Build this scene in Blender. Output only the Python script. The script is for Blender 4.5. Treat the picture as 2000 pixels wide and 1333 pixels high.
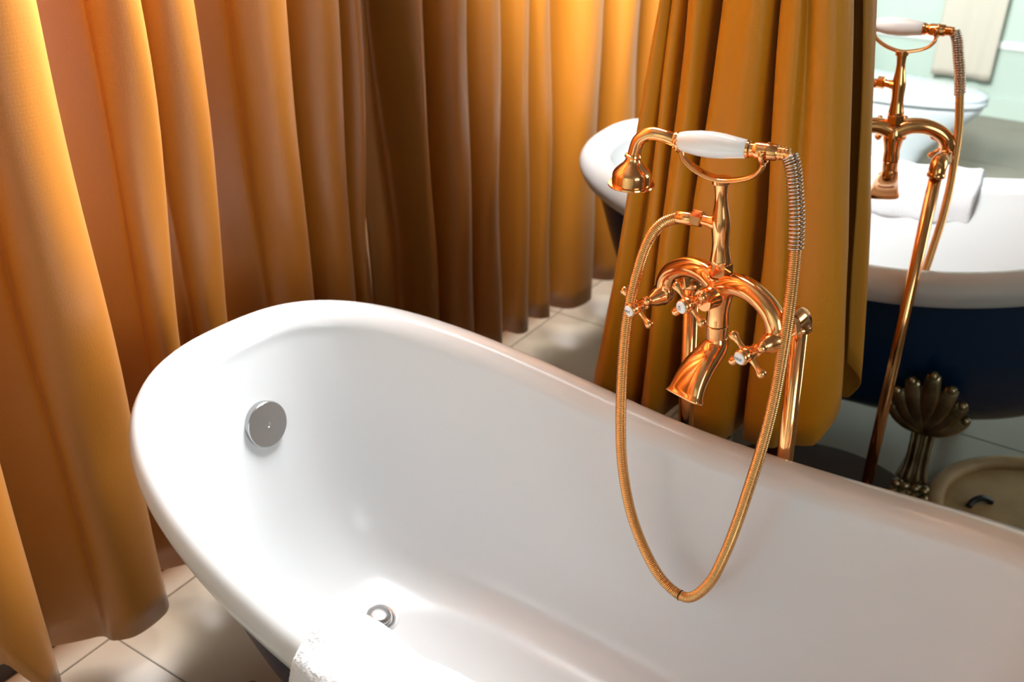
import bpy, bmesh, math, random
from mathutils import Vector, Matrix
random.seed(7)
PI = math.pi
sc = bpy.context.scene
for o in list(bpy.data.objects): bpy.data.objects.remove(o)
H = 1.58                                     # eye height above the floor; geometry below is given relative to the eye, W() lifts it
def W(x, y, z): return Vector((x, y, z + H))

# ---------------------------------------------------------------- camera
cam_d = bpy.data.cameras.new('camera'); cam = bpy.data.objects.new('camera', cam_d); sc.collection.objects.link(cam)
cam_d.lens = 36.0; cam_d.sensor_width = 36.0; cam_d.clip_start = 0.05
R = [[0.8305022, 0.2696514, -0.4873953], [0.5570153, -0.4020466, 0.7266997], [0.0, -0.8750124, -0.4841006]]
m = Matrix(((R[0][0], -R[0][1], -R[0][2], 0), (R[1][0], -R[1][1], -R[1][2], 0), (R[2][0], -R[2][1], -R[2][2], H), (0, 0, 0, 1)))
cam.matrix_world = m
cam_d.dof.use_dof = True; cam_d.dof.focus_distance = 1.55; cam_d.dof.aperture_fstop = 4.0
sc.camera = cam

# ---------------------------------------------------------------- world, lights, exposure
w = bpy.data.worlds.new('world'); sc.world = w; w.use_nodes = True
w.node_tree.nodes['Background'].inputs[0].default_value = (0.80, 0.90, 1.0, 1); w.node_tree.nodes['Background'].inputs[1].default_value = 1.5
sc.view_settings.view_transform = 'Standard'; sc.view_settings.look = 'None'
sc.view_settings.exposure = 0.15; sc.view_settings.gamma = 1.0; sc.view_settings.use_curve_mapping = False
def area(name, loc, target, sx, sy, power, col, spread=PI):
    l = bpy.data.lights.new(name, 'AREA'); l.shape = 'RECTANGLE'; l.size = sx; l.size_y = sy; l.energy = power; l.color = col; l.spread = spread
    o = bpy.data.objects.new(name, l); sc.collection.objects.link(o); o.location = loc
    d = (Vector(target) - Vector(loc)).normalized()
    o.rotation_euler = d.to_track_quat('-Z', 'Z').to_euler()
    return o
area('daylight_high_window', (-1.08, 1.69, 2.08), (-1.30, 0.10, 1.45), 0.80, 0.62, 122, (0.965, 0.985, 1.0), 2.0)
area('daylight_right_window', (2.24, -0.6, 1.75), (0, -0.6, 1.75), 1.5, 1.6, 30, (0.95, 0.98, 1.0))
area('back_wall_fill', (-0.9, -1.45, 1.95), (-0.95, -2.35, 0.75), 0.8, 0.4, 5, (0.92, 1.0, 0.98), 2.0)  # added fill with no fitting, brightens the back wall seen in the mirror
area('daylight_left_window', (-1.652, 0.55, 1.30), (0, 0.55, 1.30), 2.1, 1.9, 230, (0.96, 0.98, 1.0))

# ---------------------------------------------------------------- materials
def mat(name, col, rough=0.5, metal=0.0, spec=0.5, **kw):
    mt = bpy.data.materials.new(name); mt.use_nodes = True
    b = mt.node_tree.nodes['Principled BSDF']
    b.inputs['Base Color'].default_value = (*col, 1); b.inputs['Roughness'].default_value = rough; b.inputs['Metallic'].default_value = metal
    b.inputs['Specular IOR Level'].default_value = spec
    for k, v in kw.items(): b.inputs[k.replace('_', ' ')].default_value = v
    return mt
def nd(mt, t, **kw):
    n = mt.node_tree.nodes.new(t)
    for k, v in kw.items(): setattr(n, k, v)
    return n
def lk(mt, a, b): mt.node_tree.links.new(a, b)
def noise_bump(mt, scale, strength, dist=0.002, detail=3):
    b = mt.node_tree.nodes['Principled BSDF']
    tc = nd(mt, 'ShaderNodeTexCoord'); n = nd(mt, 'ShaderNodeTexNoise'); n.inputs['Scale'].default_value = scale; n.inputs['Detail'].default_value = detail
    bp = nd(mt, 'ShaderNodeBump'); bp.inputs['Strength'].default_value = strength; bp.inputs['Distance'].default_value = dist
    lk(mt, tc.outputs['Object'], n.inputs['Vector']); lk(mt, n.outputs['Fac'], bp.inputs['Height']); lk(mt, bp.outputs['Normal'], b.inputs['Normal'])
    return n
def vary(mt, scale, c1, c2, detail=4):
    b = mt.node_tree.nodes['Principled BSDF']
    tc = nd(mt, 'ShaderNodeTexCoord'); n = nd(mt, 'ShaderNodeTexNoise'); n.inputs['Scale'].default_value = scale; n.inputs['Detail'].default_value = detail
    r = nd(mt, 'ShaderNodeValToRGB'); r.color_ramp.elements[0].position = 0.3; r.color_ramp.elements[1].position = 0.7
    r.color_ramp.elements[0].color = (*c1, 1); r.color_ramp.elements[1].color = (*c2, 1)
    lk(mt, tc.outputs['Object'], n.inputs['Vector']); lk(mt, n.outputs['Fac'], r.inputs['Fac']); lk(mt, r.outputs['Color'], b.inputs['Base Color'])

M = {}
M['enamel'] = mat('white_enamel', (0.57, 0.585, 0.59), 0.22, spec=0.4)
M['navy'] = mat('navy_paint', (0.003, 0.024, 0.075), 0.2)
M['copper'] = mat('rose_copper', (0.92, 0.43, 0.165), 0.13, 1.0); noise_bump(M['copper'], 25, 0.05, 0.002)
M['copper_hose'] = mat('copper_hose', (0.78, 0.42, 0.155), 0.26, 1.0)
M['copper_dark'] = mat('aged_bronze', (0.030, 0.012, 0.005), 0.7, 0.0, 0.15)
M['spring'] = mat('spring_steel', (0.66, 0.56, 0.50), 0.18, 1.0)
M['chrome'] = mat('brushed_chrome', (0.47, 0.47, 0.47), 0.25, 1.0)
M['black'] = mat('black_gap', (0.01, 0.01, 0.01), 0.4)
M['ceramic'] = mat('porcelain', (0.88, 0.88, 0.88), 0.10, Coat_Weight=0.5)
M['ink'] = mat('grey_ink', (0.10, 0.14, 0.16), 0.5)
M['brass'] = mat('antique_brass', (0.40, 0.31, 0.17), 0.30, 0.9); vary(M['brass'], 14, (0.16, 0.11, 0.04), (0.52, 0.42, 0.26)); 
M['mirror'] = mat('mirror_silver', (0.93, 0.95, 0.94), 0.0, 1.0)
M['wall'] = mat('pale_green_wall', (0.70, 0.80, 0.72), 0.5); vary(M['wall'], 2.0, (0.43, 0.53, 0.46), (0.50, 0.60, 0.53))
M['wall2'] = mat('grey_plaster_wall', (0.30, 0.29, 0.27), 0.7); noise_bump(M['wall2'], 80, 0.2)
M['ceil'] = mat('grey_ceiling', (0.30, 0.29, 0.28), 0.7); noise_bump(M['ceil'], 60, 0.1)  # unseen ceiling, coloured dark grey to cut bounce light on the curtains
M['tile'] = mat('taupe_tile', (0.34, 0.27, 0.19), 0.32); vary(M['tile'], 3.5, (0.175, 0.145, 0.105), (0.22, 0.185, 0.14), 6)
M['grout'] = mat('dark_grout', (0.17, 0.14, 0.105), 0.8); noise_bump(M['grout'], 200, 0.2)
M['skirting'] = mat('black_skirting', (0.012, 0.010, 0.010), 0.2)
M['frame'] = mat('white_frame', (0.8, 0.8, 0.78), 0.35)
M['toilet'] = mat('toilet_ceramic', (0.58, 0.66, 0.69), 0.12)
M['wicker'] = mat('tan_wood', (0.36, 0.24, 0.11), 0.6); vary(M['wicker'], 9, (0.26, 0.15, 0.05), (0.40, 0.25, 0.10))
M['beige'] = mat('beige_cloth', (0.52, 0.48, 0.40), 0.9); noise_bump(M['beige'], 150, 0.4)
M['glass'] = mat('window_glass', (1, 1, 1), 0.02, Transmission_Weight=1.0, IOR=1.45)

def curtain_mat(name, col, trans_col, tfac, coat=0.0, spec=0.4):
    mt = bpy.data.materials.new(name); mt.use_nodes = True; nt = mt.node_tree
    b = nt.nodes['Principled BSDF']; out = nt.nodes['Material Output']
    b.inputs['Roughness'].default_value = 0.42; b.inputs['Specular IOR Level'].default_value = spec
    b.inputs['Sheen Weight'].default_value = 0.12; b.inputs['Coat Weight'].default_value = coat; b.inputs['Coat Roughness'].default_value = 0.5; b.inputs['Coat IOR'].default_value = 1.7; b.inputs['Sheen Roughness'].default_value = 0.5; b.inputs['Sheen Tint'].default_value = (1.0, 0.85, 0.6, 1)
    # woven key pattern and fine thread
    tc = nd(mt, 'ShaderNodeTexCoord'); mp = nd(mt, 'ShaderNodeMapping'); 
    br = nd(mt, 'ShaderNodeTexBrick'); br.inputs['Scale'].default_value = 1.0; br.inputs['Brick Width'].default_value = 0.011; br.inputs['Row Height'].default_value = 0.0065
    br.inputs['Mortar Size'].default_value = 0.0006; br.inputs['Mortar Smooth'].default_value = 0.5; br.squash = 0.6; br.squash_frequency = 3
    br.inputs['Color1'].default_value = (1, 1, 1, 1); br.inputs['Color2'].default_value = (1, 1, 1, 1); br.inputs['Mortar'].default_value = (0, 0, 0, 1)
    lk(mt, tc.outputs['UV'], br.inputs['Vector'])
    n = nd(mt, 'ShaderNodeTexNoise'); n.inputs['Scale'].default_value = 900; lk(mt, tc.outputs['UV'], n.inputs['Vector'])
    ad = nd(mt, 'ShaderNodeMath', operation='MULTIPLY_ADD'); ad.inputs[1].default_value = 0.35; lk(mt, n.outputs['Fac'], ad.inputs[0]); lk(mt, br.outputs['Color'], ad.inputs[2])
    bp = nd(mt, 'ShaderNodeBump'); bp.inputs['Strength'].default_value = 0.22; bp.inputs['Distance'].default_value = 0.0006
    lk(mt, ad.outputs[0], bp.inputs['Height']); lk(mt, bp.outputs['Normal'], b.inputs['Normal'])
    n2 = nd(mt, 'ShaderNodeTexNoise'); n2.inputs['Scale'].default_value = 5; lk(mt, tc.outputs['UV'], n2.inputs['Vector'])
    mx = nd(mt, 'ShaderNodeMixRGB'); mx.inputs[1].default_value = (col[0]*0.93, col[1]*0.90, col[2]*0.9, 1); mx.inputs[2].default_value = (*col, 1)
    lk(mt, n2.outputs['Fac'], mx.inputs[0]); lk(mt, mx.outputs[0], b.inputs['Base Color'])
    tr = nd(mt, 'ShaderNodeBsdfTranslucent'); tr.inputs['Color'].default_value = (*trans_col, 1)
    ms = nd(mt, 'ShaderNodeMixShader'); ms.inputs[0].default_value = tfac
    lk(mt, b.outputs[0], ms.inputs[1]); lk(mt, tr.outputs[0], ms.inputs[2]); lk(mt, ms.outputs[0], out.inputs['Surface'])
    return mt
M['curtain'] = curtain_mat('orange_curtain', (0.385, 0.128, 0.003), (0.72, 0.15, 0.002), 0.03, 0.20, 0.7)
M['curtain2'] = curtain_mat('ochre_curtain', (0.56, 0.225, 0.004), (0.6, 0.18, 0.01), 0.04, 0.0, 0.35)
M['towel'] = mat('white_terry', (0.66, 0.66, 0.68), 0.95, Sheen_Weight=0.5)
_n = noise_bump(M['towel'], 420, 0.45, 0.003, 5)

# ---------------------------------------------------------------- helpers
def obj(name, bm, mt, parent=None, smooth=True, **props):
    me = bpy.data.meshes.new(name); bmesh.ops.recalc_face_normals(bm, faces=bm.faces) if not props.pop('keep', False) else None
    bm.to_mesh(me); bm.free(); me.materials.append(M[mt] if isinstance(mt, str) else mt)
    if smooth:
        for p in me.polygons: p.use_smooth = True
    o = bpy.data.objects.new(name, me); sc.collection.objects.link(o)
    if parent is not None: o.parent = parent; o.matrix_parent_inverse = parent.matrix_world.inverted()
    for k, v in props.items(): o[k] = v
    return o
def thing(name, loc, label, cat, group=None, rz=0):
    o = bpy.data.objects.new(name, None); sc.collection.objects.link(o); o.empty_display_size = 0.05
    o.location = loc; o.rotation_euler = (0, 0, rz); o.matrix_world = Matrix.Translation(loc) @ Matrix.Rotation(rz, 4, 'Z')
    o['label'] = label; o['category'] = cat
    if group: o['group'] = group
    return o
def sharp(o, deg=35):
    me = o.data
    me.set_sharp_from_angle(angle=math.radians(deg))
def box(bm, c, s, rot=None, bev=0.0):
    mx = Matrix.Translation(c) @ (rot or Matrix()) @ Matrix.Diagonal((s[0], s[1], s[2], 1))
    r = bmesh.ops.create_cube(bm, size=1, matrix=mx)
    if bev: 
        es = list({e for v in r['verts'] for e in v.link_edges})
        bmesh.ops.bevel(bm, geom=es, offset=bev, segments=2, affect='EDGES')
def ring_loops(bm, loops, cap0=True, cap1=True):
    vs = [[bm.verts.new(p) for p in L] for L in loops]; n = len(vs[0])
    for a, b in zip(vs[:-1], vs[1:]):
        for i in range(n): bm.faces.new((a[i], a[(i+1) % n], b[(i+1) % n], b[i]))
    if cap0: bm.faces.new(vs[0][::-1])
    if cap1: bm.faces.new(vs[-1])
def frame(d):
    d = d.normalized(); a = Vector((0, 0, 1)) if abs(d.z) < 0.9 else Vector((0, 1, 0))
    x = a.cross(d).normalized(); return x, d.cross(x).normalized(), d
def lathe(bm, o, d, prof, seg=28, cap0=True, cap1=True, phase=0.0):
    x, y, d = frame(d)
    ring_loops(bm, [[o + d*h + (x*math.cos(phase+2*PI*i/seg) + y*math.sin(phase+2*PI*i/seg))*r for i in range(seg)] for h, r in prof], cap0, cap1)
def sweep(bm, pts, rad, seg=18, cap=True, ref=None):
    """rad: number, list, or list of (r_ref, r_other); ref = direction of the first radius"""
    n = len(pts); loops = []; px = None
    for i in range(n):
        t = (pts[min(i+1, n-1)] - pts[max(i-1, 0)]).normalized()
        if ref is not None: x = (ref - t*ref.dot(t)).normalized()
        elif px is None: x = frame(t)[0]
        else: x = (px - t*px.dot(t)).normalized()
        px = x; y = t.cross(x)
        r = rad[i] if isinstance(rad, list) else rad
        ra, rb = r if isinstance(r, tuple) else (r, r)
        loops.append([pts[i] + x*ra*math.cos(2*PI*k/seg) + y*rb*math.sin(2*PI*k/seg) for k in range(seg)])
    ring_loops(bm, loops, cap, cap)
def ball(bm, c, r, seg=16, sc3=(1, 1, 1), rot=None):
    bmesh.ops.create_uvsphere(bm, u_segments=seg, v_segments=max(8, seg*2//3), radius=r, matrix=Matrix.Translation(c) @ (rot or Matrix()) @ Matrix.Diagonal((*sc3, 1)))
def spline(P, n):
    out = []; P = [Vector(p) for p in P]; Q = [P[0]*2-P[1]] + P + [P[-1]*2-P[-2]]
    for i in range(1, len(Q)-2):
        a, b, c, d = Q[i-1:i+3]
        for k in range(n):
            t = k/n; out.append(0.5*((2*b) + (c-a)*t + (2*a-5*b+4*c-d)*t*t + (3*b-a-3*c+d)*t**3))
    out.append(P[-1]); return out
def interp(xs, ys, x):
    if x <= xs[0]: return ys[0]
    for i in range(1, len(xs)):
        if x <= xs[i]:
            t = (x-xs[i-1])/(xs[i]-xs[i-1]); return ys[i-1]*(1-t)+ys[i]*t
    return ys[-1]

# ---------------------------------------------------------------- the room
XL, XR, YB, YM, ZC = -1.665, 2.30, -2.35, 1.733, 2.60
floor_bm = bmesh.new(); box(floor_bm, Vector(((XL+XR)/2, (YB+YM)/2+0.05, -0.06)), (XR-XL+0.1, YM-YB+0.2, 0.108))
floor = obj('floor', floor_bm, 'grout', smooth=False, kind='structure', label='taupe tiled bathroom floor')
tx = [XL, -1.573] + [-1.573+0.6*k for k in range(1, 7)] + [XR]; ty = [YB] + [-2.155+0.6*k for k in range(0, 7)] + [YM]
tile_cache = {}
for i in range(len(tx)-1):
    for j in range(len(ty)-1):
        sx, sy = round(tx[i+1]-tx[i]-0.0024, 4), round(ty[j+1]-ty[j]-0.0024, 4)
        if sx < 0.01 or sy < 0.01: continue
        key = (sx, sy)
        if key not in tile_cache:
            bm = bmesh.new(); box(bm, Vector((0, 0, -0.004)), (sx, sy, 0.008), bev=0.0012)
            t = obj('tile', bm, 'tile', floor); tile_cache[key] = t.data; sharp(t, 40)
        else:
            t = bpy.data.objects.new('tile', tile_cache[key]); sc.collection.objects.link(t); t.parent = floor
        t.location = ((tx[i]+tx[i+1])/2, (ty[j]+ty[j+1])/2, random.uniform(-0.0004, 0.0))
def wall(name, c, s, mt='wall'):
    bm = bmesh.new(); box(bm, Vector(c), s); return obj(name, bm, mt, smooth=False, kind='structure')
T = 0.1
# left wall with window opening behind the curtain (y -0.5..1.6, z 0.3..2.3)
bm = bmesh.new()
for y0, y1, z0, z1 in ((YB, -0.55, 0, ZC), (1.62, YM+T, 0, ZC), (-0.55, 1.62, 0, 0.30), (-0.55, 1.62, 2.30, ZC)):
    box(bm, Vector((XL-T/2, (y0+y1)/2, (z0+z1)/2)), (T, y1-y0, z1-z0))
obj('wall_left', bm, 'wall', smooth=False, kind='structure')
bm = bmesh.new()
for y0, y1, z0, z1 in ((YB, -1.45, 0, ZC), (0.25, YM+T, 0, ZC), (-1.45, 0.25, 0, 0.95), (-1.45, 0.25, 2.5, ZC)):
    box(bm, Vector((XR+T/2, (y0+y1)/2, (z0+z1)/2)), (T, y1-y0, z1-z0))
obj('wall_right', bm, 'wall2', smooth=False, kind='structure')
wall('wall_back', ((XL+XR)/2, YB-T/2, ZC/2), (XR-XL+2*T, T, ZC))
bm = bmesh.new()
for x0, x1, z0, z1 in ((XL-T, -1.50, 0, ZC), (-0.32, XR+T, 0, ZC), (-1.50, -0.32, 0, 1.75), (-1.50, -0.32, 2.42, ZC)):
    box(bm, Vector(((x0+x1)/2, YM+0.008+T/2, (z0+z1)/2)), (x1-x0, T, z1-z0))
obj('wall_front', bm, 'wall', smooth=False, kind='structure')
wall('ceiling', ((XL+XR)/2, (YB+YM)/2, ZC+T/2), (XR-XL+2*T, YM-YB+2*T, T), 'ceil')
def window(name, x, y0, y1, z0, z1, n, turn=False):
    global box
    fr = bmesh.new(); box0 = box
    if turn: box = lambda bm, c, s, **k: box0(bm, Vector((c.y, c.x, c.z)), (s[1], s[0], s[2]), **k)
    for yy in [y0+0.02] + [y0+(y1-y0)*k/n for k in range(1, n)] + [y1-0.02]: box(fr, Vector((x, yy, (z0+z1)/2)), (0.05, 0.04, z1-z0))
    for zz in (z0+0.02, z1-0.02): box(fr, Vector((x, (y0+y1)/2, zz)), (0.05, y1-y0, 0.04))
    f = obj(name, fr, 'frame', smooth=False, kind='structure')
    for k in range(n):
        g = bmesh.new(); box(g, Vector((x, y0+(y1-y0)*(k+0.5)/n, (z0+z1)/2)), (0.006, (y1-y0)/n-0.05, z1-z0-0.07)); obj('pane', g, 'glass', f, smooth=False)
    box = box0
window('window_1', XL-0.05, -0.55, 1.62, 0.30, 2.30, 3)
window('window_2', XR+0.05, -1.45, 0.25, 0.95, 2.50, 2)
window('window_3', YM+0.058, -1.50, -0.32, 1.75, 2.42, 3, True)
bm = bmesh.new(); box(bm, Vector((XL+0.009, (YB+YM)/2, 0.055)), (0.018, YM-YB-0.002, 0.11), bev=0.003); obj('baseboard_left', bm, 'skirting', smooth=False, kind='structure')
bm = bmesh.new(); box(bm, Vector(((XL+XR)/2, YB+0.008, 0.05)), (XR-XL-0.05, 0.016, 0.10), bev=0.003); obj('baseboard_back', bm, 'wall', smooth=False, kind='structure')
# mirror: three tall silvered sheets cannot be told apart, one sheet
bm = bmesh.new(); box(bm, Vector(((XL+1.2)/2, YM+0.003, 0.853)), (1.2-XL-0.004, 0.006, 1.702))
mi = obj('wall_mirror', bm, 'mirror', smooth=False, label='large frameless wall mirror behind the bathtub, reflecting tub, tap and curtain', category='mirror')

# ---------------------------------------------------------------- curtains
def curtain(name, rows, zs, nodes_per, mt, label, thick, rail, group=None):
    """rows: function z -> list of (x,y) control points; hem: function s -> z"""
    pass
def build_sheet(ctrl, ztop, hem, nz, per, thick):
    """ctrl(z) -> list of plan points; smoothed by Catmull-Rom; hem(s, p) -> z of the lower edge"""
    bm = bmesh.new(); uvl = bm.loops.layers.uv.new('UVMap'); grid = []
    base = spline([Vector((*p, 0)) for p in ctrl(hem(0.5))], per); n = len(base)
    L = [0.0]
    for a, b in zip(base[:-1], base[1:]): L.append(L[-1] + (b-a).length)
    for j in range(nz+1):
        row = []; f = j/nz
        zz = [hem(i/(n-1)) + (ztop-hem(i/(n-1)))*f**1.0 for i in range(n)]
        cache = {}
        for i in range(n):
            seg = min(i // per, len(base)//per); z = zz[i]
            key = round(z, 2)
            if key not in cache: cache[key] = spline([Vector((*p, 0)) for p in ctrl(key)], per)
            p = cache[key][i]; wob = 0.003*math.sin(9*z + i*0.21)
            row.append(bm.verts.new((p.x + wob, p.y + 0.002*math.sin(7*z+i*0.13), z)))
        grid.append(row)
    for j in range(nz):
        for i in range(n-1):
            f = bm.faces.new((grid[j][i], grid[j][i+1], grid[j+1][i+1], grid[j+1][i]))
            for lp, (a, b) in zip(f.loops, ((i, j), (i+1, j), (i+1, j+1), (i, j+1))): lp[uvl].uv = (L[a], grid[b][a].co.z)
    return bm
# folds of the long window curtain: (y at high, y at low, x)
LF = [(-0.62, -0.62, -1.58)]
RID = [(-0.60, -0.47, -0.47), (-0.40, -0.28, -0.28), (-0.22, -0.08, -0.08), (-0.02, 0.10, 0.10), (0.15, 0.27, 0.27), (0.33, 0.45, 0.44), (0.555, 0.705, 0.69), (0.785, 0.932, 0.944), (1.035, 1.128, 1.083), (1.145, 1.238, 1.207), (1.32, 1.427, 1.425), (1.455, 1.568, 1.550), (1.60, 1.662, 1.612)]
for a, yt, yb in RID:
    dt = yb-yt; wd = yt-a; dp = 0.11 if wd > 0.1 else 0.075
    for ph in (172, 150, 120, 92, 64, 38, 12):
        cy = a+wd/2+wd/2*math.copysign(abs(math.cos(math.radians(ph)))**0.85, math.cos(math.radians(ph))); x = -1.555 + dp*math.sin(math.radians(ph))**0.8
        f = (cy-a)/wd; LF.append((cy, cy+dt*(0.3+0.7*f), x))
    LF.append((yt+0.010, yb+0.010, -1.598 if a not in (1.035,) else -1.55))
LF += [(1.70, 1.685, -1.575), (1.7315, 1.7315, -1.585)]
def lctrl(z):
    t = min(1, max(0, (z-(-1.1+H))/0.75)); t = t*t*(3-2*t)
    return [(x + 0.008*math.sin(0.8*i+z*1.7), yb*(1-t)+ya*t) for i, (ya, yb, x) in enumerate(LF)]
YS = [f[1] for f in LF]
def lhem(s):
    y = interp([k/(len(LF)-1) for k in range(len(LF))], YS, s)
    z = interp([-0.6, 0.45, 0.53, 0.585, 0.64, 0.78, 0.95, 1.2, 1.4, 1.55, 1.72], [-1.50, -1.48, -1.36, -1.36, -1.51, -1.505, -1.50, -1.475, -1.42, -1.42, -1.40], y)
    return z + H + 0.006*math.sin(y*31)
ct = thing('window_curtain', (-1.50, 0.55, 0), 'long orange curtain in deep folds hanging behind the head end of the bathtub', 'curtain')
bm = build_sheet(lctrl, ZC-0.03, lhem, 40, 5, 0.002)
o = obj('curtain_cloth', bm, 'curtain', ct, keep=True)
s = o.modifiers.new('thick', 'SOLIDIFY'); s.thickness = 0.002; s.offset = 0
bm = bmesh.new(); box(bm, Vector((-1.50, 0.55, ZC-0.016)), (0.05, 2.30, 0.03)); obj('curtain_rail', bm, 'frame', ct, smooth=False)
# curtain standing between the tap and the mirror: pixel-measured fold lines (x at z -0.33, -0.70, -1.10) and depth y
MF = [(-0.800, -0.842, -0.893, 1.700), (-0.801, -0.843, -0.892, 1.655), (-0.792, -0.828, -0.868, 1.632), (-0.780, -0.810, -0.842, 1.645), (-0.779, -0.806, -0.836, 1.668), (-0.770, -0.792, -0.820, 1.640), (-0.758, -0.772, -0.797, 1.640), (-0.754, -0.766, -0.790, 1.672),
      (-0.742, -0.752, -0.772, 1.632), (-0.718, -0.732, -0.747, 1.618), (-0.703, -0.717, -0.732, 1.640), (-0.700, -0.711, -0.724, 1.712), (-0.688, -0.706, -0.712, 1.712), (-0.684, -0.702, -0.700, 1.650), (-0.672, -0.692, -0.684, 1.625), (-0.640, -0.650, -0.650, 1.618), (-0.618, -0.614, -0.612, 1.615), (-0.600, -0.590, -0.585, 1.635),
      (-0.596, -0.584, -0.578, 1.710), (-0.584, -0.568, -0.560, 1.712), (-0.580, -0.562, -0.552, 1.640), (-0.562, -0.540, -0.520, 1.622), (-0.548, -0.518, -0.492, 1.622), (-0.541, -0.508, -0.478, 1.640), (-0.520, -0.486, -0.450, 1.630), (-0.500, -0.455, -0.415, 1.632), (-0.486, -0.432, -0.392, 1.648), (-0.481, -0.424, -0.384, 1.675), (-0.492, -0.440, -0.400, 1.700)]
def mctrl(z):
    zr = z-H; out = []
    for a, b, c, y in MF:
        if zr > -0.70: x = b + (a-b)*(zr+0.70)/0.37
        else: x = b + (c-b)*(zr+0.70)/-0.40
        if zr > -0.2: x = interp([-0.2, 1.0], [b + (a-b)*0.5/0.37, -0.66 + (a+0.66)*0.92], zr)
        out.append((x, y))
    return out
def mhem(s):
    return H + interp([0, 0.3, 0.6, 0.8, 0.9, 1.0], [-1.16, -1.17, -1.15, -1.13, -1.10, -0.985], s)
ct2 = thing('mirror_curtain', (-0.65, 1.66, 0), 'ochre curtain panel gathered in front of the mirror behind the copper tap', 'curtain')
bm = build_sheet(mctrl, ZC-0.03, mhem, 40, 6, 0.002)
o = obj('curtain_cloth', bm, 'curtain2', ct2, keep=True)
s = o.modifiers.new('thick', 'SOLIDIFY'); s.thickness = 0.002; s.offset = 0
bm = bmesh.new(); box(bm, Vector((-0.66, 1.665, ZC-0.016)), (0.6, 0.05, 0.03)); obj('curtain_rail', bm, 'frame', ct2, smooth=False)

# ---------------------------------------------------------------- bathtub (local frame: origin on the floor under its centre)
TA, TB, TN1, TN2, THL, TPL, THR, TPR = 0.7127, 0.3431, 2.7152, 2.5888, 0.0974, 1.60, 0.1784, 2.06
RW, RH, TZ = 0.0423, 0.0383, H-0.9855
tub = thing('slipper_bathtub', (-0.5894, 0.9895, 0), 'white double-ended slipper bathtub with navy outside on claw feet', 'bathtub', rz=-0.0789)
TM = tub.matrix_world.copy()
NT = 180
def tub_curve(a):
    c, s = math.cos(a), math.sin(a); nn = TN1 if c < 0 else TN2
    x = TA*math.copysign(abs(c)**(2/nn), c); y = TB*math.copysign(abs(s)**(2/nn), s); u = abs(x)/TA
    return Vector((x, y*(1-0.0045*x/TA), TZ + (THL*u**TPL if x < 0 else THR*u**TPR)))
def even_params(n):
    N = 4000; pts = [tub_curve(2*PI*i/N+1e-4) for i in range(N+1)]; L = [0]
    for a, b in zip(pts[:-1], pts[1:]): L.append(L[-1]+(b-a).length)
    out = []; j = 0
    for k in range(n):
        t = L[-1]*k/n
        while L[j+1] < t: j += 1
        out.append(2*PI*(j+(t-L[j])/(L[j+1]-L[j]))/N+1e-4)
    return out
PR = even_params(NT); C0 = [tub_curve(a) for a in PR]
CN = []
for i in range(NT):
    d = C0[(i+1) % NT]-C0[i-1]; n = Vector((d.y, -d.x, 0)).normalized(); CN.append(n)
for _ in range(3): CN = [((CN[i-1]+CN[i]*2+CN[(i+1) % NT])/4).normalized() for i in range(NT)]
def rimloop(q, kr=1.0): return [C0[i] + CN[i]*RW*kr*math.cos(q) + Vector((0, 0, RH*kr*math.sin(q))) for i in range(NT)]
def shell(base, zb, sx, sy, mm, v):
    g = (1-v**mm)**(1/mm); out = []
    for p in base: out.append(Vector((p.x*g*(1-sx*v), p.y*g*(1-sy*v), p.z*(1-v)+zb*v)))
    return out
ZIN, ZOUT = H-1.365, H-1.405
base_in = rimloop(PI)
vv = [0.03, 0.07, 0.12, 0.2, 0.3, 0.4, 0.5, 0.6, 0.68, 0.75, 0.8, 0.84, 0.875, 0.9, 0.92, 0.94, 0.955, 0.97, 0.98, 0.988, 0.994, 0.998, 0.9995]
SIX, SIY, SIM = 0.20, 0.30, 6.0
def in_z(x, y):      # height of the inner bottom near a local point
    best = ZIN; 
    return best
bm = bmesh.new()
loops = [[C0[i]+CN[i]*(-0.012)+Vector((0, 0, -RH*0.5)) for i in range(NT)]]
loops += [rimloop(math.radians(q), k) for q, k in ((-78, 1.0), (-66, 1.04), (-54, 1.07), (-42, 1.06), (-32, 1.02), (-24, 0.985), (-16, 0.985), (-6, 0.997))]
loops += [rimloop(math.radians(q)) for q in (5, 20, 40, 55, 70, 85, 100, 115, 130, 145, 160, 172, 180)]
loops += [shell(base_in, ZIN, SIX, SIY, SIM, v) for v in vv]
loops.append([Vector((p.x*0.02, p.y*0.02, ZIN)) for p in loops[-1]])
for L in loops:
    pass
loops = [[TM @ p for p in L] for L in loops]
ring_loops(bm, loops, cap0=False, cap1=True)
basin = obj('basin', bm, 'enamel', tub, label='white enamel basin with thick rolled rim')
bm = bmesh.new()
base_out = [C0[i]+CN[i]*(0.0)+Vector((0, 0, -RH*0.90)) for i in range(NT)]
base_top = [C0[i]+CN[i]*(-0.022)+Vector((0, 0, -RH*0.4)) for i in range(NT)]
SOX, SOY, SOM = 0.19, 0.24, 4.6
loops = [base_top, base_out] + [shell(base_out, ZOUT, SOX, SOY, SOM, v) for v in vv]
loops.append([Vector((p.x*0.02, p.y*0.02, ZOUT)) for p in loops[-1]])
loops = [[TM @ p for p in L] for L in loops]
ring_loops(bm, loops, cap0=False, cap1=True)
obj('outer_shell', bm, 'navy', tub, label='glossy navy blue outside of the tub')
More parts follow.
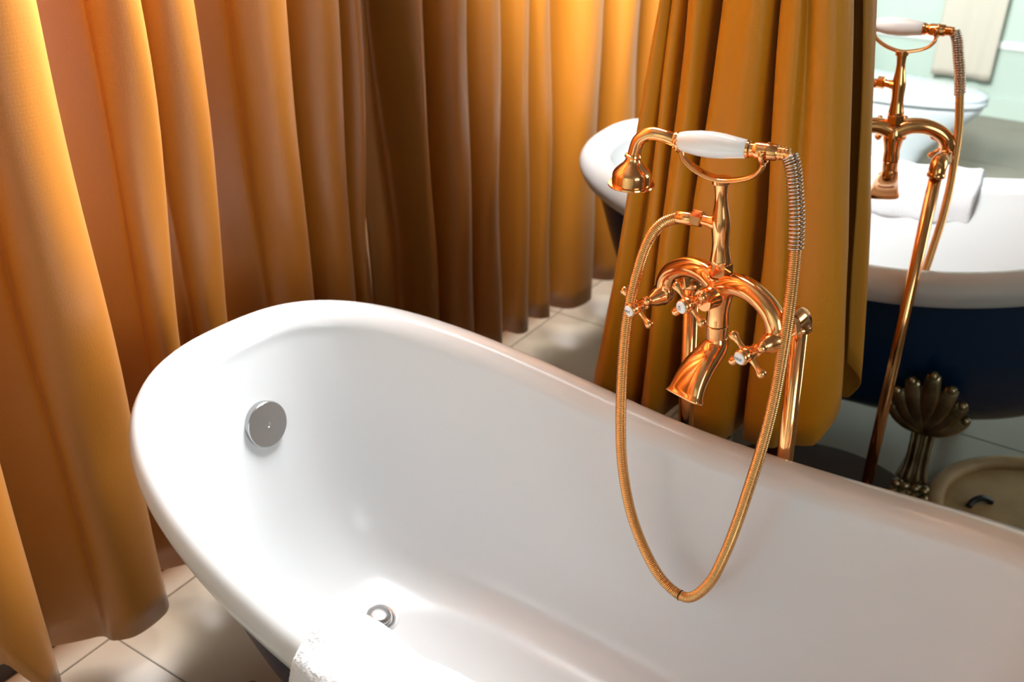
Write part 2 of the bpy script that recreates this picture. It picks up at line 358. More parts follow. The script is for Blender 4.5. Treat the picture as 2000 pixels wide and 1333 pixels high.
def in_surface(x, y):
    """world point on the inner surface of the tub at world x,y below the rim (found along the loops)"""
    inv = TM.inverted(); p = inv @ Vector((x, y, 0)); best = None
    for v in [k/400 for k in range(200, 400)]:
        g = (1-v**SIM)**(1/SIM)
        k = max(abs(p.x)/(0.67*g*(1-SIX*v)), 0)**2.65 + (abs(p.y)/(0.30*g*(1-SIY*v)))**2.65
        if k >= 1: return C0[NT//2].z*(1-v)*0 + (H-0.93)*(1-v) + ZIN*v
    return ZIN
# overflow plate
ov = W(-1.228, 1.026, -1.018); on = Vector((0.97, -0.08, 0.20)).normalized()
bm = bmesh.new(); lathe(bm, ov - on*0.012, on, [(0, 0.0405), (0.020, 0.042), (0.026, 0.0425), (0.0285, 0.042), (0.030, 0.0405)], 56)
op = obj('overflow_plate', bm, 'chrome', tub, label='round brushed chrome overflow plate'); sharp(op, 30)
bm = bmesh.new(); lathe(bm, ov + on*0.0178, on, [(0, 0.0062), (0.0010, 0.0062), (0.0010, 0.0045), (0.0003, 0.0038)], 20)
sub = obj('screw', bm, 'chrome', op, label='small recessed centre screw'); sharp(sub, 30)
# drain with pop-up plug
from mathutils.bvhtree import BVHTree
bpy.context.view_layer.update()
bvh = BVHTree.FromPolygons([basin.matrix_world @ v.co for v in basin.data.vertices], [tuple(p.vertices) for p in basin.data.polygons])
dl, dn_, _, _ = bvh.ray_cast(Vector((-0.981, 1.024, 0.60)), Vector((0, 0, -1)))
if dn_.z < 0: dn_ = -dn_
bm = bmesh.new(); lathe(bm, dl - dn_*0.006, dn_, [(0, 0.036), (0.0065, 0.0375), (0.0085, 0.0365), (0.0080, 0.031), (0.0065, 0.0255), (0.0045, 0.0235)], 44)
dr = obj('drain', bm, 'chrome', tub, label='round chrome drain'); sharp(dr, 40)
bm = bmesh.new(); lathe(bm, dl, dn_, [(-0.004, 0.008), (0.002, 0.018), (0.005, 0.0225), (0.0075, 0.0228), (0.0105, 0.0205), (0.0125, 0.015), (0.0135, 0.008), (0.0137, 0.001)], 36)
obj('drain_plug', bm, 'chrome', dr)
bm = bmesh.new(); lathe(bm, dl - dn_*0.002, dn_, [(0, 0.0245), (0.0015, 0.0245)], 30); obj('drain_hole_shade', bm, 'black', dr)  # solid black disc standing in for the shade round the plug

def claw_foot(x, y, sy):
    """x,y = local position of the foot on the floor; sy = +1 faces the mirror side"""
    O = TM @ Vector((x, y, 0)); ux = (TM.to_3x3() @ Vector((1, 0, 0))); un = (TM.to_3x3() @ Vector((0, sy, 0))); uz = Vector((0, 0, 1))
    def P(a, n, z): return O + ux*a + un*n + uz*z
    # the foot: column of four ribs, paw below, palmette shell above, leaning in against the tub
    bm = bmesh.new()
    pts = [P(0, -0.012, 0.21), P(0, -0.008, 0.15), P(0, 0.0, 0.09), P(0, 0.004, 0.045)]
    sweep(bm, spline(pts, 5), [(0.026, 0.016)]*16, 16, ref=ux)
    leg = obj('claw_foot', bm, 'brass', tub, label='ornate aged brass claw foot')
    for a in (-0.024, -0.009, 0.009, 0.024):
        bm = bmesh.new(); sweep(bm, spline([P(a*0.95, 0.004, 0.195), P(a*0.9, 0.012, 0.15), P(a*0.95, 0.018, 0.10), P(a*1.25, 0.022, 0.06)], 5), [0.0048]*11 + [0.0055, 0.006, 0.007, 0.0075, 0.008][:5], 10)
        obj('rib', bm, 'brass', leg)
    for a in (-0.036, -0.013, 0.013, 0.036):
        bm = bmesh.new()
        ball(bm, P(a*0.92, 0.024, 0.042), 0.0125, 14); ball(bm, P(a, 0.031, 0.020), 0.0130, 14, (1, 1.15, 1)); ball(bm, P(a*1.05, 0.043, 0.009), 0.0075, 10)
        obj('toe', bm, 'brass', leg)
    bm = bmesh.new(); ball(bm, P(0, 0.004, 0.018), 0.034, 18, (1.25, 0.85, 0.52)); obj('paw_pad', bm, 'brass', leg)
    for k in range(-3, 4):
        ang = math.radians(17*k); ln = 0.205 - 0.024*abs(k)
        d = ux*math.sin(ang) + uz*math.cos(ang)
        bm = bmesh.new(); pts = []; rr = []
        for j in range(11):
            t = j/10; r = ln*t; hz = math.cos(ang)*r
            pts.append(P(math.sin(ang)*r*0.82, 0.012 + 0.40*hz + 0.016*math.sin(PI*t), 0.195+hz))
            rr.append(((0.006+0.0160*math.sin(PI*min(1, t*0.80))**1.0), 0.006+0.003*math.sin(PI*t)))
        sweep(bm, pts, rr, 12, ref=(ux*math.cos(ang)-uz*math.sin(ang))); ball(bm, pts[-1]+un*0.004, 0.0115, 12)
        obj('shell_petal', bm, 'brass', leg)
for x, y, s in ((-0.25, 0.235, 1), (0.252, 0.235, 1), (-0.285, -0.235, -1), (0.285, -0.235, -1)): claw_foot(x, y, s)

# ---------------------------------------------------------------- white towel over the near rim
def near_rim(t, off):
    pass
tw = thing('folded_towel', W(-0.56, 0.67, -0.93), 'thick white terry towel draped over the near rim of the bathtub', 'towel')
inv = TM.inverted()
bm = bmesh.new(); NX = 60; rows = []
def rim_at_x(xl):        # near-side rim centre for local x
    best = min(range(NT), key=lambda i: (0 if C0[i].y < 0 else 9) + abs(C0[i].x-xl)); 
    a = PR[best]
    # refine linearly between neighbours
    i = best; j = (i+1) % NT if (C0[(i+1) % NT].x-xl)*(C0[i].x-xl) <= 0 else (i-1) % NT
    t = 0 if abs(C0[j].x-C0[i].x) < 1e-6 else (xl-C0[i].x)/(C0[j].x-C0[i].x); t = max(0, min(1, t))
    return C0[i].lerp(C0[j], t)
NQ = 0
for i in range(NX+1):
    f = i/NX; e = min(f, 1-f)*NX          # rounded side edges
    edge = math.sqrt(max(0.0, 1-(max(0, 1-e/3.0))**2)); th = 0.003 + 0.019*edge
    xl = -0.118 + 0.012*math.sin(f*2) + f*0.325
    c = rim_at_x(xl); prof = []
    for k in range(14): prof.append((-RW-0.34*0 + 0.0, 0))
    prof = []
    hangi, hango = 0.20, 0.36
    for k in range(10): t = 1-k/10; prof.append((RW+0.004-0.045*t*t, -hangi*t))       # inside of the tub (local +y from the rim)
    for k in range(25): q = k/24*PI; prof.append((RW*math.cos(q)*1.03, RH*math.sin(q)*1.03))
    for k in range(1, 19): t = k/18; prof.append((-RW-0.004-0.004*t, -hango*t))
    ring = []
    npf = len(prof)
    def nrm(k):
        a = prof[max(k-1, 0)]; b = prof[min(k+1, npf-1)]; d = Vector((b[0]-a[0], b[1]-a[1])); d.normalize(); return Vector((d.y, -d.x))*-1
    for side in (1, 0):
        rng = range(npf) if side else range(npf-1, -1, -1)
        for k in rng:
            n_ = nrm(k); 
            if n_.dot(Vector((0, 1))) < -0.2: n_ = -n_
            un2 = Vector((prof[k][0], prof[k][1]+0.0)); n_ = n_ if n_.dot(un2 + Vector((0, 0.3 if abs(prof[k][0]) < RW*0.9 else 0))) > 0 else -n_
            wav = 0.0035*math.sin(f*17+k*0.35) + 0.002*math.sin(k*0.9+f*5)
            o_ = (th + wav*edge) if side else 0.0035
            ring.append(TM @ Vector((xl + 0.004*math.sin(k*0.5)*(1-edge), c.y + prof[k][0] + n_.x*o_, c.z + prof[k][1] + n_.y*o_)))
    rows.append(ring)
ring_loops(bm, rows, True, True)
to = obj('towel_cloth', bm, 'towel', tw)
sb = to.modifiers.new('sub', 'SUBSURF'); sb.levels = 2; sb.render_levels = 2
tx_ = bpy.data.textures.new('terry', 'CLOUDS'); tx_.noise_scale = 0.0035; tx_.noise_depth = 2
dm = to.modifiers.new('pile', 'DISPLACE'); dm.texture = tx_; dm.strength = 0.0022; dm.mid_level = 0.5

# ---------------------------------------------------------------- copper bath tap
th20 = math.radians(20)
c_ = Vector((math.cos(th20), -math.sin(th20), 0)); w_ = Vector((math.sin(th20), math.cos(th20), 0)); z_ = Vector((0, 0, 1)); roll = 0.065
U = (c_ + z_*roll).normalized(); Z = (z_ - c_*roll).normalized(); BO = W(-0.503, 1.289, -0.664) + c_*0.005
def F(u, v, z): return BO + U*u + w_*v + Z*z
tap = thing('copper_bath_tap', (-0.47, 1.44, 0), 'freestanding polished copper bath tap with two floor risers and cross handles', 'tap')
EU, EZ = 0.1105, -0.034
wb = (w_ - c_*0.32).normalized()
# body
bm = bmesh.new(); lathe(bm, F(0, 0, 0), Z, [(-0.052, 0.0135), (-0.050, 0.0170), (-0.040, 0.0165), (-0.030, 0.0160), (-0.018, 0.0180), (-0.004, 0.0210), (0.008, 0.0210), (0.016, 0.0185), (0.022, 0.0160), (0.024, 0.0185), (0.027, 0.0185), (0.028, 0.012)], 36)
sweep(bm, spline([F(0, -0.005, -0.002), F(0, -0.022, -0.003), F(0, -0.034, -0.0035)], 4), [0.0185, 0.018, 0.0175, 0.017, 0.0165, 0.0165, 0.0165, 0.0165, 0.016], 24)
body = obj('mixer_body', bm, 'copper', tap); sharp(body, 50)
# arms
for s in (-1, 1):
    bm = bmesh.new()
    pts = spline([F(0, 0, 0.010), F(s*0.03, 0, 0.0225), F(s*0.064, 0, 0.0210), F(s*0.094, 0, 0.0065), F(s*0.109, 0, -0.014), F(s*EU, 0, EZ-0.002)], 7)
    nn = len(pts); sweep(bm, pts, [0.0180-0.0025*min(1, 2.2*i/nn) for i in range(nn)], 24); ball(bm, pts[-1], 0.0158, 18)
    lathe(bm, F(s*EU, 0.0, EZ), -w_, [(0, 0.0155), (0.010, 0.0158), (0.0125, 0.0152)], 24)
    lathe(bm, F(s*EU, 0.0, EZ), wb, [(0.0, 0.0150), (0.02, 0.0125), (0.036, 0.0115), (0.044, 0.0115)], 24)
    obj('arm', bm, 'copper', tap)
    bm = bmesh.new(); lathe(bm, F(s*EU, 0, EZ)+wb*0.036, wb, [(0, 0.0150), (0.001, 0.0170), (0.015, 0.0170), (0.016, 0.0155)], 6, phase=0.3)
    obj('hex_nut', bm, 'copper', tap, smooth=False)
    E = F(s*EU, 0, EZ+0.002) + wb*0.089
    bm = bmesh.new()
    ang = [k/8*PI/2 for k in range(9)]
    dn = Vector((0.006, 0.105, -1)).normalized()
    pts = [E - wb*0.036, E - wb*0.030] + [E - wb*0.018 + wb*0.018*math.sin(a) + dn*0.018*(1-math.cos(a)) for a in ang] + [E + dn*0.022]
    sweep(bm, pts, [0.0145, 0.0155] + [0.0172]*9 + [0.0165], 26)
    lathe(bm, E + dn*0.018, dn, [(0, 0.0165), (0.003, 0.0185), (0.008, 0.0185), (0.010, 0.0165), (0.010, 0.013)], 30)
    el = obj('elbow', bm, 'copper', tap); sharp(el, 50)
    zt = (E + dn*0.022).z; L = zt/(-dn.z)
    bm = bmesh.new(); lathe(bm, E + dn*0.022, dn, [(0, 0.0128), (L*0.5, 0.0128), (L-0.002, 0.0128)], 30)
    obj('riser_pipe', bm, 'copper', tap)
    foot = E + dn*(0.022+L)
    bm = bmesh.new(); lathe(bm, Vector((foot.x, foot.y, 0.004)), Vector((0, 0, 1)), [(0, 0.030), (0.004, 0.030), (0.010, 0.022), (0.016, 0.0165)], 30); obj('floor_flange', bm, 'copper', tap)
# spout
bm = bmesh.new(); lathe(bm, F(0, 0, -0.052), -Z, [(0, 0.0155), (0.001, 0.0165), (0.024, 0.0155), (0.026, 0.0145)], 32); cl = obj('spout_collar', bm, 'copper', tap); sharp(cl, 40)
bm = bmesh.new()
SP = spline([F(0.001, 0.001, -0.070), F(0.001, -0.001, -0.084), F(0.0, -0.013, -0.096), F(0, -0.034, -0.110), F(0, -0.051, -0.129), F(0, -0.062, -0.150)], 6)
nn = len(SP); loops = []
for i, p in enumerate(SP):
    t = i/(nn-1); tg = (SP[min(i+1, nn-1)]-SP[max(i-1, 0)]).normalized(); x = (U - tg*U.dot(tg)).normalized(); y = tg.cross(x)
    a = interp([0, 0.25, 0.6, 0.85, 0.96, 1], [0.0150, 0.0195, 0.0255, 0.0285, 0.0305, 0.0330], t); b = interp([0, 0.25, 0.5, 0.8, 0.97, 1], [0.0150, 0.0180, 0.0170, 0.0130, 0.0120, 0.0140], t); e = interp([0, 0.4, 1], [1.0, 0.85, 0.55], t)
    loops.append([p + x*a*math.copysign(abs(math.cos(q))**e, math.cos(q)) + y*b*math.copysign(abs(math.sin(q))**e, math.sin(q)) for q in [2*PI*k/36 for k in range(36)]])
tg = (SP[-1]-SP[-2]).normalized()
cc = SP[-1]; loops.append([q_ + tg*0.003 for q_ in loops[-1]]); loops.append([cc + (q_-cc)*0.88 + tg*0.0005 for q_ in loops[-1]]); loops.append([cc - tg*0.03 + (q_-cc-tg*0.003)*0.8 for q_ in loops[-1]])
ring_loops(bm, loops, True, True)
spo = obj('spout', bm, 'copper', tap)
# column with hose branch
bm = bmesh.new(); lathe(bm, F(0, 0, 0.028), Z, [(0, 0.0170), (0.001, 0.0180), (0.018, 0.0180), (0.019, 0.0168)], 6, phase=0.2); obj('hex_nut', bm, 'copper', tap, smooth=False)
CT = W(-0.512, 1.285, -0.489); CB = F(0, 0, 0.046); cd = (CT-CB); cl_ = cd.length; cd.normalize()
bm = bmesh.new(); lathe(bm, CB, cd, [(0, 0.0150), (0.002, 0.0158), (0.008, 0.0150), (0.020, 0.0130), (0.034, 0.0122), (0.05, 0.0132), (0.062, 0.0138), (0.074, 0.0124), (0.088, 0.0098), (0.102, 0.0085), (0.114, 0.0092), (0.126, 0.0112), (cl_-0.008, 0.0128), (cl_, 0.0130)], 30)
hb = Vector((-1, 0, 0.03)).normalized(); HB = CB + cd*0.060
lathe(bm, HB, hb, [(0, 0.0125), (0.010, 0.0110), (0.016, 0.0090), (0.022, 0.0080), (0.036, 0.0078)], 24)
co = obj('column', bm, 'copper', tap); sharp(co, 50)
bm = bmesh.new(); lathe(bm, HB+hb*0.029, hb, [(0, 0.0112), (0.001, 0.0128), (0.014, 0.0128), (0.015, 0.0115)], 6, phase=0.5); obj('hose_nut', bm, 'copper', tap, smooth=False)
# cradle
bm = bmesh.new()
cp = [(-0.5745, -0.461), (-0.570, -0.470), (-0.556, -0.480), (-0.536, -0.4875), (-0.512, -0.4905), (-0.486, -0.4855), (-0.466, -0.477), (-0.456, -0.466), (-0.4535, -0.457)]
pts = spline([W(x, 1.281, z) for x, z in cp], 5); n = len(pts)
sweep(bm, pts, [(0.0045+0.007*math.sin(PI*i/(n-1)), 0.0036) for i in range(n)], 14, ref=Vector((0, 1, 0)))
obj('cradle', bm, 'copper', tap)
for cx, cz, rr, sgn in ((-0.4530, -0.4405, 0.0155, 1), (-0.5755, -0.446, 0.0155, -1)):
    bm = bmesh.new(); pts = [Vector((cx, 1.281 + rr*math.sin(a), cz+H-rr*math.cos(a))) for a in [(-110+k*11)*PI/180 for k in range(21)]]
    sweep(bm, pts, [(0.0038, 0.002)]*21, 10, ref=Vector((1, 0, 0))); obj('cradle_fork', bm, 'copper', tap)
# valves
def text_mesh(s, size, M4, parent, mt='ink', depth=0.0002):
    cu = bpy.data.curves.new('lettering', 'FONT'); cu.body = s; cu.size = size; cu.align_x = 'CENTER'; cu.align_y = 'CENTER'; cu.extrude = depth
    to_ = bpy.data.objects.new('tmp', cu); sc.collection.objects.link(to_); bpy.context.view_layer.update()
    me = bpy.data.meshes.new_from_object(to_.evaluated_get(bpy.context.evaluated_depsgraph_get())); bpy.data.objects.remove(to_)
    me.name = 'lettering'; me.materials.clear(); me.materials.append(M[mt]); me.transform(M4)
    o_ = bpy.data.objects.new('lettering', me); sc.collection.objects.link(o_); o_.parent = parent; o_.matrix_parent_inverse = parent.matrix_world.inverted(); return o_
def valve(u, z, v0, word, tilt):
    D = (-w_ + Z*tilt).normalized(); O = F(u, v0, z)
    bm = bmesh.new(); lathe(bm, O, D, [(0, 0.0160), (0.001, 0.0168), (0.004, 0.0168), (0.006, 0.0155), (0.016, 0.0135), (0.024, 0.0098), (0.029, 0.0075), (0.034, 0.0065), (0.037, 0.0092), (0.040, 0.0092), (0.042, 0.006), (0.047, 0.006)], 30)
    bn = obj('valve', bm, 'copper', tap); sharp(bn, 40)
    hub = O + D*0.056; sx = U; sz = D.cross(U).normalized()
    if sz.z < 0: sz = -sz
    bm = bmesh.new(); lathe(bm, O, D, [(0.045, 0.006), (0.047, 0.0095), (0.052, 0.0112), (0.058, 0.0115), (0.062, 0.0108), (0.064, 0.0098), (0.0655, 0.0110), (0.068, 0.0116), (0.0705, 0.0110), (0.072, 0.0095), (0.0715, 0.006)], 30)
    hn = obj('cross_handle', bm, 'copper', bn); sharp(hn, 45)
    for a in (38, 142, 218, 322):
        d = sx*math.cos(math.radians(a)) + sz*math.sin(math.radians(a))
        bm = bmesh.new(); lathe(bm, hub + d*0.007, d, [(0, 0.0050), (0.004, 0.0044), (0.009, 0.0036), (0.014, 0.0036), (0.019, 0.0046), (0.0225, 0.0062), (0.0255, 0.0070), (0.0285, 0.0066), (0.0308, 0.0048), (0.0318, 0.0015)], 18)
        obj('spoke', bm, 'copper', bn)
    bm = bmesh.new(); lathe(bm, O, D, [(0.0705, 0.0088), (0.0725, 0.0088), (0.0740, 0.0080), (0.0748, 0.0060), (0.0752, 0.003), (0.0753, 0.0005)], 30)
    bt = obj('porcelain_button', bm, 'ceramic', bn, label='white porcelain button')
    P0 = O + D*0.0755; M4 = Matrix.Translation(P0) @ Matrix(((sx.x, sz.x, D.x, 0), (sx.y, sz.y, D.y, 0), (sx.z, sz.z, D.z, 0), (0, 0, 0, 1)))
    if word: text_mesh(word, 0.0052 if len(word) > 3 else 0.006, M4, bn)
    else:
        bm = bmesh.new()      # small shower-rose emblem: a rose and falling drops
        def q(a, b, wd, hg): box(bm, M4 @ Vector((a, b, 0)), (wd, hg, 0.0003), rot=M4.to_3x3().to_4x4())
        q(0, 0.0030, 0.0012, 0.0016); q(0, 0.0018, 0.0044, 0.0008)
        for a in (-0.0018, 0, 0.0018):
            for b in (0.0002, -0.0014, -0.0030): q(a, b, 0.0006, 0.0009)
        obj('shower_emblem', bm, 'ink', bn, smooth=False)
valve(0.001, 0.001, -0.006, None, -0.02)
valve(-EU-0.001, EZ-0.004, -0.004, 'HOT', -0.10)
valve(EU+0.002, EZ-0.001, -0.004, 'COLD', -0.06)

# round dark plate on the floor round the risers
bp_ = bmesh.new(); lathe(bp_, Vector((-0.51, 1.385, 0.0)), Vector((0, 0, 1)), [(0, 0.28), (0.002, 0.28), (0.0026, 0.278), (0.0026, 0.001)], 80)
pl_ = obj('floor_plate', bp_, 'copper_dark', None, label='round dark brown plate on the floor under the tap risers, seen in the mirror', category='plate'); sharp(pl_, 30)

# ---------------------------------------------------------------- hand shower with hose
hs = thing('hand_shower', W(-0.51, 1.28, -0.46), 'copper hand shower with white porcelain grip, its long ribbed hose looping into the tub', 'shower')
G0 = W(-0.5775, 1.276, -0.4455); G1 = W(-0.4790, 1.283, -0.4415); gd = (G1-G0).normalized(); gl = (G1-G0).length
bm = bmesh.new(); lathe(bm, G0, gd, [(0, 0.0105), (0.002, 0.0123), (0.012, 0.0148), (0.030, 0.0175), (0.048, 0.0184), (0.066, 0.0172), (0.084, 0.0146), (gl-0.002, 0.0128), (gl, 0.0110)], 40)
obj('porcelain_grip', bm, 'ceramic', hs, label='white porcelain grip')
bm = bmesh.new()
lathe(bm, G0-gd*0.006, gd, [(0, 0.0088), (0.001, 0.0112), (0.004, 0.0120), (0.007, 0.0110)], 30)
npts = spline([G0 - gd*0.004, W(-0.598, 1.272, -0.441), W(-0.618, 1.270, -0.4415), W(-0.634, 1.268, -0.453), W(-0.6405, 1.267, -0.476)], 7)
sweep(bm, npts, 0.0093, 24)
nk = obj('bent_neck', bm, 'copper', hs); sharp(nk, 50)
bd = Vector((0.0, -0.02, -1)).normalized(); b0 = W(-0.6410, 1.267, -0.4735)
bm = bmesh.new(); lathe(bm, b0, bd, [(0, 0.0092), (0.001, 0.0115), (0.004, 0.0125), (0.006, 0.0105), (0.009, 0.0108), (0.014, 0.0140), (0.019, 0.0200), (0.024, 0.0250), (0.028, 0.0275), (0.031, 0.0282), (0.044, 0.0285), (0.0445, 0.0335), (0.0465, 0.0342), (0.0480, 0.0330), (0.0480, 0.0275), (0.0445, 0.026), (0.0440, 0.0)], 48, cap1=False)
hd = obj('shower_rose', bm, 'copper', hs); sharp(hd, 40)
bm = bmesh.new(); lathe(bm, G1, gd, [(-0.002, 0.0105), (0.0, 0.0120), (0.003, 0.0118), (0.005, 0.0098), (0.009, 0.0095), (0.012, 0.0112), (0.016, 0.0118), (0.026, 0.0120), (0.0265, 0.0128), (0.0285, 0.0128), (0.029, 0.0118), (0.040, 0.0112), (0.042, 0.0100), (0.0425, 0.0086), (0.0445, 0.0086), (0.045, 0.0094), (0.047, 0.0094), (0.0475, 0.0084), (0.0495, 0.0084), (0.050, 0.0092), (0.052, 0.0092), (0.0525, 0.0080), (0.0550, 0.0080), (0.0555, 0.0088), (0.0575, 0.0085), (0.058, 0.006)], 32)
tl = obj('tail_fitting', bm, 'copper', hs); sharp(tl, 30)
HP = [(-0.4215, 1.285, -0.4385), (-0.413, 1.283, -0.455), (-0.404, 1.28, -0.489), (-0.396, 1.275, -0.522), (-0.389, 1.267, -0.568), (-0.381, 1.25, -0.638), (-0.378, 1.24, -0.705), (-0.377, 1.23, -0.772), (-0.380, 1.22, -0.841), (-0.386, 1.211, -0.902), (-0.396, 1.2, -0.985), (-0.408, 1.195, -1.052), (-0.425, 1.19, -1.114), (-0.457, 1.19, -1.160), (-0.5, 1.195, -1.155), (-0.537, 1.2, -1.120), (-0.575, 1.21, -1.062), (-0.6, 1.22, -0.996), (-0.615, 1.23, -0.927), (-0.624, 1.24, -0.829), (-0.630, 1.255, -0.746), (-0.629, 1.27, -0.682), (-0.617, 1.28, -0.615), (-0.598, 1.285, -0.579), (-0.574, 1.2865, -0.5635), (-0.5575, 1.287, -0.5605)]
hp = spline([W(*p) for p in HP], 24)
LL = [0]
for a, b in zip(hp[:-1], hp[1:]): LL.append(LL[-1]+(b-a).length)
def along(s):
    import bisect
    i = min(max(bisect.bisect_left(LL, s), 1), len(hp)-1); t = (s-LL[i-1])/max(1e-9, LL[i]-LL[i-1]); return hp[i-1].lerp(hp[i], t)
tot = LL[-1]; pitch = 0.0030; nr = int(tot/pitch); pts = []; rr = []; hr = 0.0087
for k in range(nr):
    s0 = k*pitch
    for f, r in ((0.0, hr-0.0021), (0.26, hr-0.0001), (0.5, hr), (0.74, hr-0.0001), (0.98, hr-0.0021)): pts.append(along(s0+f*pitch)); rr.append(r)
bm = bmesh.new(); sweep(bm, pts, rr, 14)
ho = obj('ribbed_hose', bm, 'copper_hose', hs, label='ribbed copper metal hose')
bm = bmesh.new(); e0 = along(tot-0.003); ed = (along(tot)-e0).normalized(); lathe(bm, e0-ed*0.002, ed, [(-0.012, 0.0088), (-0.011, 0.0096), (0.010, 0.0096), (0.012, 0.0085)], 26); fr_ = obj('hose_ferrule', bm, 'copper', hs); sharp(fr_, 40)
# spring sleeve
bm = bmesh.new(); ss = []; n = 640; S1 = 0.128; turns = 26; px = None
for k in range(n+1):
    s = 0.002 + S1*k/n; p = along(s); t = (along(s+0.002)-along(max(0, s-0.002))).normalized()
    x = Vector((0, 1, 0)); x = (x - t*x.dot(t)).normalized(); y = t.cross(x); a = 2*PI*turns*(k/n)**0.86
    ss.append(p + (x*math.cos(a)+y*math.sin(a))*0.0102)
sweep(bm, ss, 0.0013, 7)
obj('spring_sleeve', bm, 'spring', hs, label='silvery spring coil round the top of the hose')
bm = bmesh.new(); sb_ = 0; best = min(range(len(hp)), key=lambda i: hp[i].z); p = hp[best]; t = (hp[best+1]-hp[best-1]).normalized()
lathe(bm, p - t*0.0008, t, [(0, 0.0086), (0.0002, 0.0093), (0.0014, 0.0093), (0.0016, 0.0086)], 24); obj('seal_ring', bm, 'black', hs, label='thin black ring at the lowest point of the hose')

# ---------------------------------------------------------------- tan round tray on the floor beyond the tub
tr_ = thing('round_floor_tray', (-0.02, 1.16, 0), 'round tan wooden tray with raised rim on the floor under the bathtub', 'tray')
bm = bmesh.new(); lathe(bm, Vector((-0.02, 1.16, 0)), Vector((0, 0, 1)), [(0, 0.225), (0.012, 0.228), (0.013, 0.20), (0.013, 0.001)], 64); a_ = obj('tray_base', bm, 'wicker', tr_); sharp(a_, 40)
bm = bmesh.new(); pts = [Vector((-0.02+0.245*math.cos(2*PI*k/72), 1.16+0.245*math.sin(2*PI*k/72), 0.018)) for k in range(72)]
loops = []
for k, p in enumerate(pts):
    d = (p-Vector((-0.02, 1.16, 0.018))).normalized(); loops.append([p + d*0.022*math.cos(2*PI*j/12) + Vector((0, 0, 0.018*math.sin(2*PI*j/12))) for j in range(12)])
vs = [[bm.verts.new(q) for q in L] for L in loops]
for k in range(72):
    for j in range(12): bm.faces.new((vs[k][j], vs[k][(j+1) % 12], vs[(k+1) % 72][(j+1) % 12], vs[(k+1) % 72][j]))
obj('tray_rim', bm, 'wicker', tr_)
bm = bmesh.new(); sweep(bm, spline([Vector((-0.185, 1.19, 0.014)), Vector((-0.178, 1.17, 0.022)), Vector((-0.165, 1.155, 0.027)), Vector((-0.150, 1.145, 0.022)), Vector((-0.14, 1.14, 0.014))], 5), 0.008, 10); obj('tray_handle', bm, 'black', tr_, label='small black loop handle')

# ---------------------------------------------------------------- toilet against the left wall, seen in the mirror
TY = -1.02
to_ = thing('toilet', (-1.2, TY, 0), 'pale white toilet with closed lid against the far side wall, seen only in the mirror', 'toilet')
def egg(x0, x1, hw, z, n=40, k=2.3):
    out = []; cx = x0 + hw*0.9
    for i in range(n):
        a = 2*PI*i/n; c, s = math.cos(a), math.sin(a)
        rx = (x1-cx) if c > 0 else (cx-x0); out.append(Vector((cx + rx*math.copysign(abs(c)**(2/k if c < 0 else 1), c), TY + hw*math.copysign(abs(s)**(2/k), s), z)))
    return out
bm = bmesh.new(); ring_loops(bm, [egg(-1.60, -0.93, 0.115, 0.0), egg(-1.60, -0.93, 0.115, 0.06), egg(-1.60, -0.88, 0.125, 0.18), egg(-1.60, -0.76, 0.160, 0.30), egg(-1.60, -0.70, 0.185, 0.37), egg(-1.60, -0.69, 0.187, 0.395)]); obj('bowl', bm, 'toilet', to_)
bm = bmesh.new(); ring_loops(bm, [egg(-1.40, -0.685, 0.190, 0.397), egg(-1.40, -0.68, 0.194, 0.405), egg(-1.40, -0.68, 0.194, 0.415), egg(-1.40, -0.685, 0.188, 0.419)]); obj('seat', bm, 'toilet', to_)
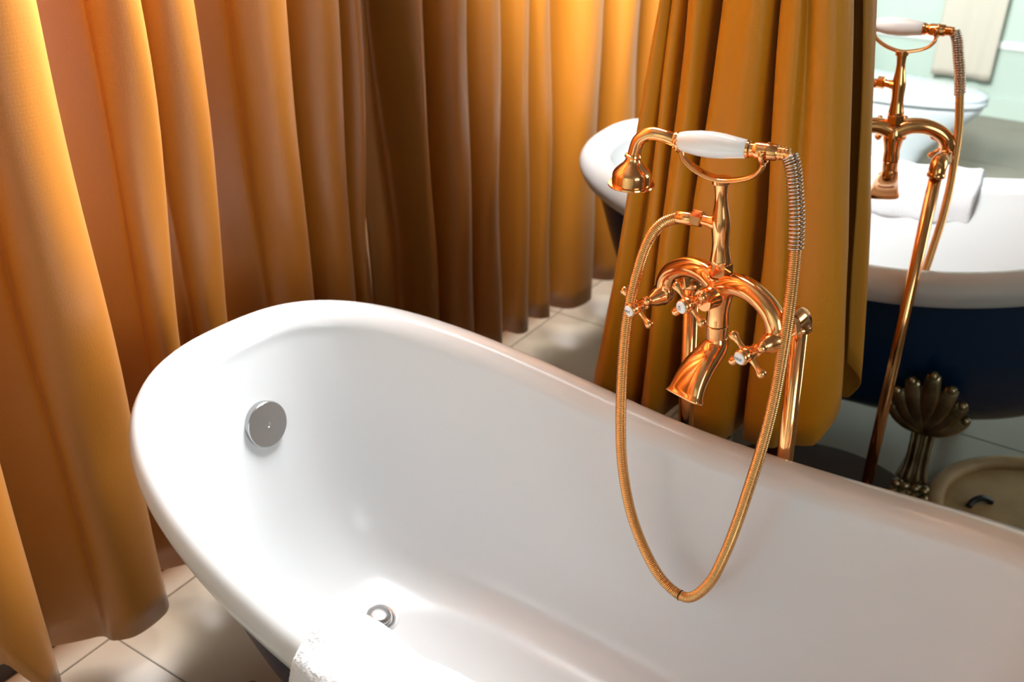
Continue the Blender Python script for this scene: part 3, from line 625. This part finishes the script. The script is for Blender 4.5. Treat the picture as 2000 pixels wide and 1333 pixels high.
bm = bmesh.new(); ring_loops(bm, [egg(-1.42, -0.685, 0.188, 0.421), egg(-1.42, -0.68, 0.192, 0.428), egg(-1.42, -0.685, 0.186, 0.440), egg(-1.40, -0.72, 0.16, 0.447), egg(-1.30, -0.85, 0.08, 0.449)]); obj('lid', bm, 'toilet', to_)
bm = bmesh.new(); box(bm, Vector((-1.54, TY, 0.62)), (0.19, 0.38, 0.42), bev=0.02); obj('cistern', bm, 'toilet', to_)
bm = bmesh.new(); box(bm, Vector((-1.54, TY, 0.845)), (0.205, 0.40, 0.03), bev=0.008); obj('cistern_lid', bm, 'toilet', to_)

# beige bath towel on a rail, far wall
bm = bmesh.new(); box(bm, Vector(((XL+XR)/2, YB+0.008, 0.37)), (XR-XL-0.05, 0.016, 0.035), bev=0.003); obj('trim_1', bm, 'frame', smooth=False, kind='structure')
rl = thing('towel_rail', (-0.86, YB, 1.10), 'white towel rail on the far wall above the toilet, seen in the mirror', 'rail')
bm = bmesh.new(); sweep(bm, [Vector((-1.24, YB+0.07, 1.08)), Vector((-0.5, YB+0.07, 1.08))], 0.011, 14); obj('bar', bm, 'frame', rl)
for x in (-1.22, -0.52):
    bm = bmesh.new(); sweep(bm, [Vector((x, YB+0.001, 1.08)), Vector((x, YB+0.07, 1.08))], 0.009, 12); obj('bracket', bm, 'frame', rl)
bt_ = thing('hanging_towel', (-0.80, YB+0.07, 0.75), 'beige bath towel hanging on the far rail, seen blurred in the mirror', 'towel')
bm = bmesh.new(); n = 40; vs = []
for j in range(26):
    t = j/25; row = []
    for i in range(n+1):
        f = i/n; x = -1.18 + 0.31*f + 0.02*t*math.sin(5*f)
        z = (1.098-0.50*t/0.5*1.0) if t > 1 else 0
        if t < 0.08: a = t/0.08*PI; yy = YB+0.07 - 0.015*math.cos(a); zz = 1.08+0.017*math.sin(a)
        else: yy = YB+0.086 + 0.008*math.sin(f*14+t*2)*t; zz = 1.08-0.88*(t-0.08)/0.92
        row.append(bm.verts.new((x, yy, zz)))
    vs.append(row)
for j in range(25):
    for i in range(n): bm.faces.new((vs[j][i], vs[j][i+1], vs[j+1][i+1], vs[j+1][i]))
o = obj('towel_cloth', bm, 'beige', bt_); s = o.modifiers.new('t', 'SOLIDIFY'); s.thickness = 0.008
